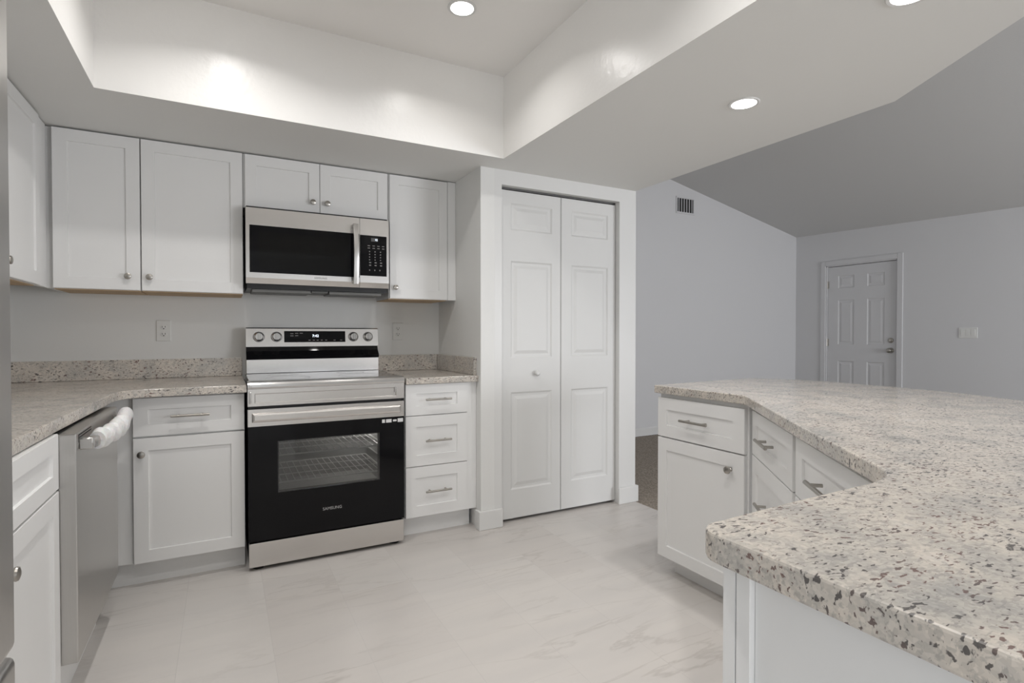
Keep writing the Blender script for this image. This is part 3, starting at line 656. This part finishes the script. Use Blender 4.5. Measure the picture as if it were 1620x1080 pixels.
for x in (0.082, 0.178, 0.626, 0.718):
    m4 = onp(x, 1.143) @ Matrix.Rotation(R(90), 4, 'X')
    kb = MB().lathe([(0, 0.0), (0.027, 0.0), (0.027, 0.004), (0.0235, 0.006), (0.022, 0.022), (0.020, 0.024), (0, 0.024)], m4, 32).build('control_knob', M['bright'], rg, smooth=True)
    MB().box(-0.0055, 0.0055, -0.021, 0.021, 0.0235, 0.031, 0.0015, mat=m4).build('grip', M['bright'], kb)
    MB().lathe([(0.0275, 0.0002), (0.031, 0.0002), (0.031, 0.001), (0.0275, 0.001), (0.0275, 0.0002)], m4, 32).build('dial_ring', M['darkmark'], kb)
for x in (0.130, 0.672):
    for a in (-0.030, 0.030): MB().box(x + a - 0.0028, x + a + 0.0028, -0.0006, 0.0, 0.020, 0.0255, mat=onp(0, 1.143)).build('dial_legend', M['darkmark'], cpo)

# ------------------------------------------------------------------ over-the-range microwave
mw = thing('microwave', 'stainless microwave with black glass door mounted over the range', 'microwave', (-0.012, -0.40, 1.385))
MWW = 0.766; H0, H1 = 0.046, 0.448
MB().box(0.003, MWW - 0.003, 0.022, 0.399, H0, H1 + 0.012, 0.002).build('body', M['black'], mw)
sx = 0.596; gx0, gx1, gz0, gz1 = 0.018, 0.545, 0.104, 0.356
md = MB(); md.profile([(0.0, H0 + 0.03), (0.010, H0), (0.021, H0), (0.021, H1), (0.0, H1)], 0.0, sx - 0.002, 'x').build('door', M['steel'], mw)
mdo = [o for o in COL.objects if o.parent == mw][-1]
MB().box(gx0, sx - 0.004, -0.003, 0.001, gz0, gz1, 0.001).build('door_glass', M['blackglass'], mdo)
MB().box(gx0 + 0.042, gx1 - 0.018, -0.0036, -0.0030, gz0 + 0.022, gz1 - 0.035).build('viewing_window', M['mwpane'], mdo)
hd = MB(); pth = []
for k in range(13):
    t_ = k / 12; pth.append((0.566, -0.030 - 0.018 * math.sin(math.pi * t_), 0.062 + 0.345 * t_))
hh = bmesh.new(); rings = []
for p in pth:
    rings.append([hh.verts.new((p[0] + a, p[1] + b, p[2])) for a, b in ((-0.015, 0.006), (-0.013, -0.006), (0, -0.009), (0.013, -0.006), (0.015, 0.006))])
for A, B in zip(rings, rings[1:]):
    for i in range(5): hh.faces.new((A[i], A[(i + 1) % 5], B[(i + 1) % 5], B[i]))
hh.faces.new(rings[0]); hh.faces.new(rings[-1][::-1]); bmesh.ops.recalc_face_normals(hh, faces=hh.faces); hd._merge(hh)
for z in (0.072, 0.397): hd.box(0.553, 0.579, -0.030, -0.003, z - 0.010, z + 0.010, 0.002)
hd.build('handle', M['steelz'], mdo, smooth=True)
text('lettering', 'SAMSUNG', 0.015, M['darkmark'], mdo, Matrix.Translation((0.378, -0.0004, 0.088)) @ FACE)
pn = MB(); pn.profile([(0.0, H0 + 0.03), (0.010, H0), (0.021, H0), (0.021, H1), (0.0, H1)], sx, MWW, 'x').build('control_section', M['steel'], mw)
pno = [o for o in COL.objects if o.parent == mw][-1]
kp = MB().box(sx + 0.0005, MWW - 0.014, -0.003, 0.001, 0.116, 0.352, 0.001).build('keypad', M['blackglass'], mw)
MB().box(sx + 0.064, sx + 0.104, -0.0036, -0.003, 0.318, 0.338).build('display', M['slot'], kp)
text('digits', '12', 0.016, M['digits'], kp, Matrix.Translation((sx + 0.094, -0.0038, 0.328)) @ FACE, 0.0002)
kl = [(sx + 0.044 + k * 0.028, 0.014, 0.290 - r_ * 0.014, 0.004) for r_ in range(2) for k in range(4)]
kl += [(sx + 0.052 + k * 0.032, 0.012 if r_ > 3 else 0.006, 0.255 - r_ * 0.016, 0.006) for r_ in range(6) for k in range(3)]
kl += [(sx + 0.052 + k * 0.030, 0.006, 0.146, 0.007) for k in range(3)]
for x, w, z, h in kl: MB().box(x, x + w, -0.0036, -0.003, z, z + h).build('key_legend', M['darkmark'], kp)
MB().box(0.006, MWW - 0.006, 0.030, 0.399, 0.020, H0).build('underside', M['black'], mw)
for x0 in (0.030, 0.430):
    f = MB().box(x0, x0 + 0.300, 0.040, 0.240, 0.002, 0.0198, 0.003, 2).build('grease_filter', M['filter'], mw)
MB().box(0.335, 0.425, 0.050, 0.160, 0.008, 0.0198, 0.002).build('lamp_cover', M['filter'], mw)

# ------------------------------------------------------------------ dishwasher
DY0, DY1 = -1.600, -0.918
dwv = thing('dishwasher', 'stainless dishwasher under the left counter, its handle still in white wrap', 'dishwasher', (-0.500, DY0, 0), R(90))
DWW = DY1 - DY0; 
MB().box(0.004, DWW - 0.004, 0.046, 0.62, 0.196, 0.868).build('body', M['dark'], dwv)
df = MB().box(0.0, DWW, 0.0, 0.045, 0.195, 0.868, 0.003, 2).build('door', M['steelz'], dwv)
vt = MB()
for z in (0.838, 0.830): vt.box(0.030, 0.20, -0.0008, 0.0, z + 0.020, z + 0.024)
vt.box(0.026, 0.031, -0.0008, 0.0, 0.838, 0.862)
vt.build('vent_slot', M['dark'], df)
hn = MB()
hpath = []
for k in range(15):
    t_ = k / 14; hpath.append((0.035 + (DWW - 0.09) * t_, -0.030 - 0.020 * math.sin(math.pi * t_), 0.832))
hh = bmesh.new(); rings = []
for p in hpath: rings.append([hh.verts.new((p[0], p[1] + a, p[2] + b)) for a, b in ((0.006, -0.017), (-0.006, -0.015), (-0.009, 0), (-0.006, 0.015), (0.006, 0.017))])
for A, B in zip(rings, rings[1:]):
    for i in range(5): hh.faces.new((A[i], A[(i + 1) % 5], B[(i + 1) % 5], B[i]))
hh.faces.new(rings[0]); hh.faces.new(rings[-1][::-1]); bmesh.ops.recalc_face_normals(hh, faces=hh.faces); hn._merge(hh)
for x in (0.046, DWW - 0.066): hn.box(x - 0.014, x + 0.014, -0.034, 0.0, 0.815, 0.849, 0.003)
hno = hn.build('handle', M['steelz'], dwv, smooth=True)
wp = []; wr = []
for k in range(46):
    t_ = k / 45; x = 0.085 + (DWW - 0.095) * t_; u_ = (x - 0.055) / (DWW - 0.11)
    wp.append((x, -0.032 - 0.020 * math.sin(math.pi * min(1, max(0, u_))), 0.832 + 0.004 * math.sin(k * 0.9)))
wb = MB(); wb.sweep(wp, 0.023, 0.031, 18, 0.16); wb.build('handle_wrap', M['wrap'], hno, smooth=True, label='white plastic foam wrapped around the handle')
MB().box(0.0, DWW, 0.075, 0.09, 0.0, 0.190).build('toe_kick', M['cab'], dwv)

# ------------------------------------------------------------------ refrigerator (a sliver at the left edge)
fg = thing('refrigerator', 'tall stainless refrigerator of which only a sliver shows at the left', 'refrigerator', (-0.3785, -3.500, 0), R(90))
FW = 0.91
MB().box(0.004, FW - 0.004, 0.066, 0.700, 0.02, 1.805, 0.004).build('body', M['slot'], fg)
for x0, x1 in ((0.0, FW / 2 - 0.003), (FW / 2 + 0.003, FW)):
    d_ = MB().box(x0, x1, 0.0, 0.062, 0.720, 1.815, 0.012, 3).build('door', M['steelz'], fg, smooth=True)
    hx = FW / 2 - 0.05 if x0 == 0 else FW / 2 + 0.05
    h_ = MB(); h_.tube((hx, -0.05, 0.85), (hx, -0.05, 1.55), 0.012, 14, bev=0.002)
    for z in (0.90, 1.50): h_.tube((hx, -0.05, z), (hx, 0.0, z), 0.009, 10)
    h_.build('handle', M['steelz'], d_, smooth=True)
d_ = MB().box(0.0, FW, 0.0, 0.062, 0.06, 0.712, 0.012, 3).build('freezer_drawer', M['steelz'], fg, smooth=True)
h_ = MB(); h_.tube((0.12, -0.05, 0.64), (FW - 0.12, -0.05, 0.64), 0.012, 14, bev=0.002)
for x in (0.18, FW - 0.18): h_.tube((x, -0.05, 0.64), (x, 0.0, 0.64), 0.009, 10)
h_.build('handle', M['steelz'], d_, smooth=True)
for x in (0.06, FW - 0.06):
    for y in (0.10, 0.65): MB().tube((x, y, 0), (x, y, 0.022), 0.02, 14).build('foot', M['rubber'], fg)

# ------------------------------------------------------------------ outlets, switch, vent
def outlet(x, label):
    o = thing('wall_outlet', label, 'outlet', (x, -0.0005, 1.178), group='outlets on the back wall')
    p = MB().box(-0.035, 0.035, -0.006, 0.0, -0.058, 0.058, 0.003, 2).build('cover_plate', M['plate'], o)
    for s in (1, -1):
        f = MB().lathe([(0, 0), (0.0165, 0), (0.0165, 0.0025), (0.015, 0.0035), (0, 0.0035)], Matrix.Translation((0, -0.006, 0.0195 * s)) @ Matrix.Rotation(R(90), 4, 'X') @ Matrix.Diagonal((1, 0.82, 1, 1)), 28).build('receptacle', M['plate'], o)
        q = MB(); z = 0.0195 * s
        q.box(-0.0085, -0.0060, -0.0100, -0.0096, z - 0.002, z + 0.007); q.box(0.0060, 0.0085, -0.0100, -0.0096, z - 0.001, z + 0.007); q.box(-0.003, 0.003, -0.0100, -0.0096, z - 0.010, z - 0.005)
        q.build('slot', M['dark'], f)
    MB().lathe([(0, 0), (0.003, 0), (0.003, 0.001), (0, 0.0012)], Matrix.Translation((0, -0.006, 0)) @ Matrix.Rotation(R(90), 4, 'X'), 12).build('screw', M['plate'], o)
outlet(-0.413, 'white outlet on the back wall between left counter and hanging cabinets')
outlet(0.922, 'white outlet on the back wall right of the range')
s = thing('light_switch', 'pale double switch plate on the far wall right of the entry door', 'switch', (XE - 0.0005, -0.835, 1.173), R(-90))
MB().box(-0.082, 0.082, -0.006, 0.0, -0.057, 0.057, 0.003, 2).build('cover_plate', M['plate'], s)
for x in (-0.046, 0.0, 0.046):
    MB().profile([(-0.006, -0.033), (-0.0085, -0.033), (-0.011, 0.033), (-0.006, 0.033)], x - 0.017, x + 0.017, 'x').build('rocker', M['plate'], s)
v = thing('air_vent', 'small white air register high on the living room wall', 'vent', (4.745, YLR - 0.0005, 2.69), 0)
vw, vh = 0.150, 0.100
f = MB()
for q in ((-vw, vw, vh - 0.02, vh), (-vw, vw, -vh, -vh + 0.02), (-vw, -vw + 0.02, -vh + 0.02, vh - 0.02), (vw - 0.02, vw, -vh + 0.02, vh - 0.02)): f.box(q[0], q[1], -0.010, 0.0, q[2], q[3], 0.002)
f.build('frame', M['edoor'], v)
MB().box(-vw + 0.02, vw - 0.02, -0.0012, -0.0002, -vh + 0.02, vh - 0.02).build('duct_opening', M['dark'], v)
for k in range(6):
    x = -0.105 + k * 0.042
    MB().box(-0.011, 0.011, -0.001, 0.001, -vh + 0.02, vh - 0.02, mat=Matrix.Translation((x, -0.007, 0)) @ Matrix.Rotation(R(25), 4, 'Z')).build('slat', M['edoor'], v)
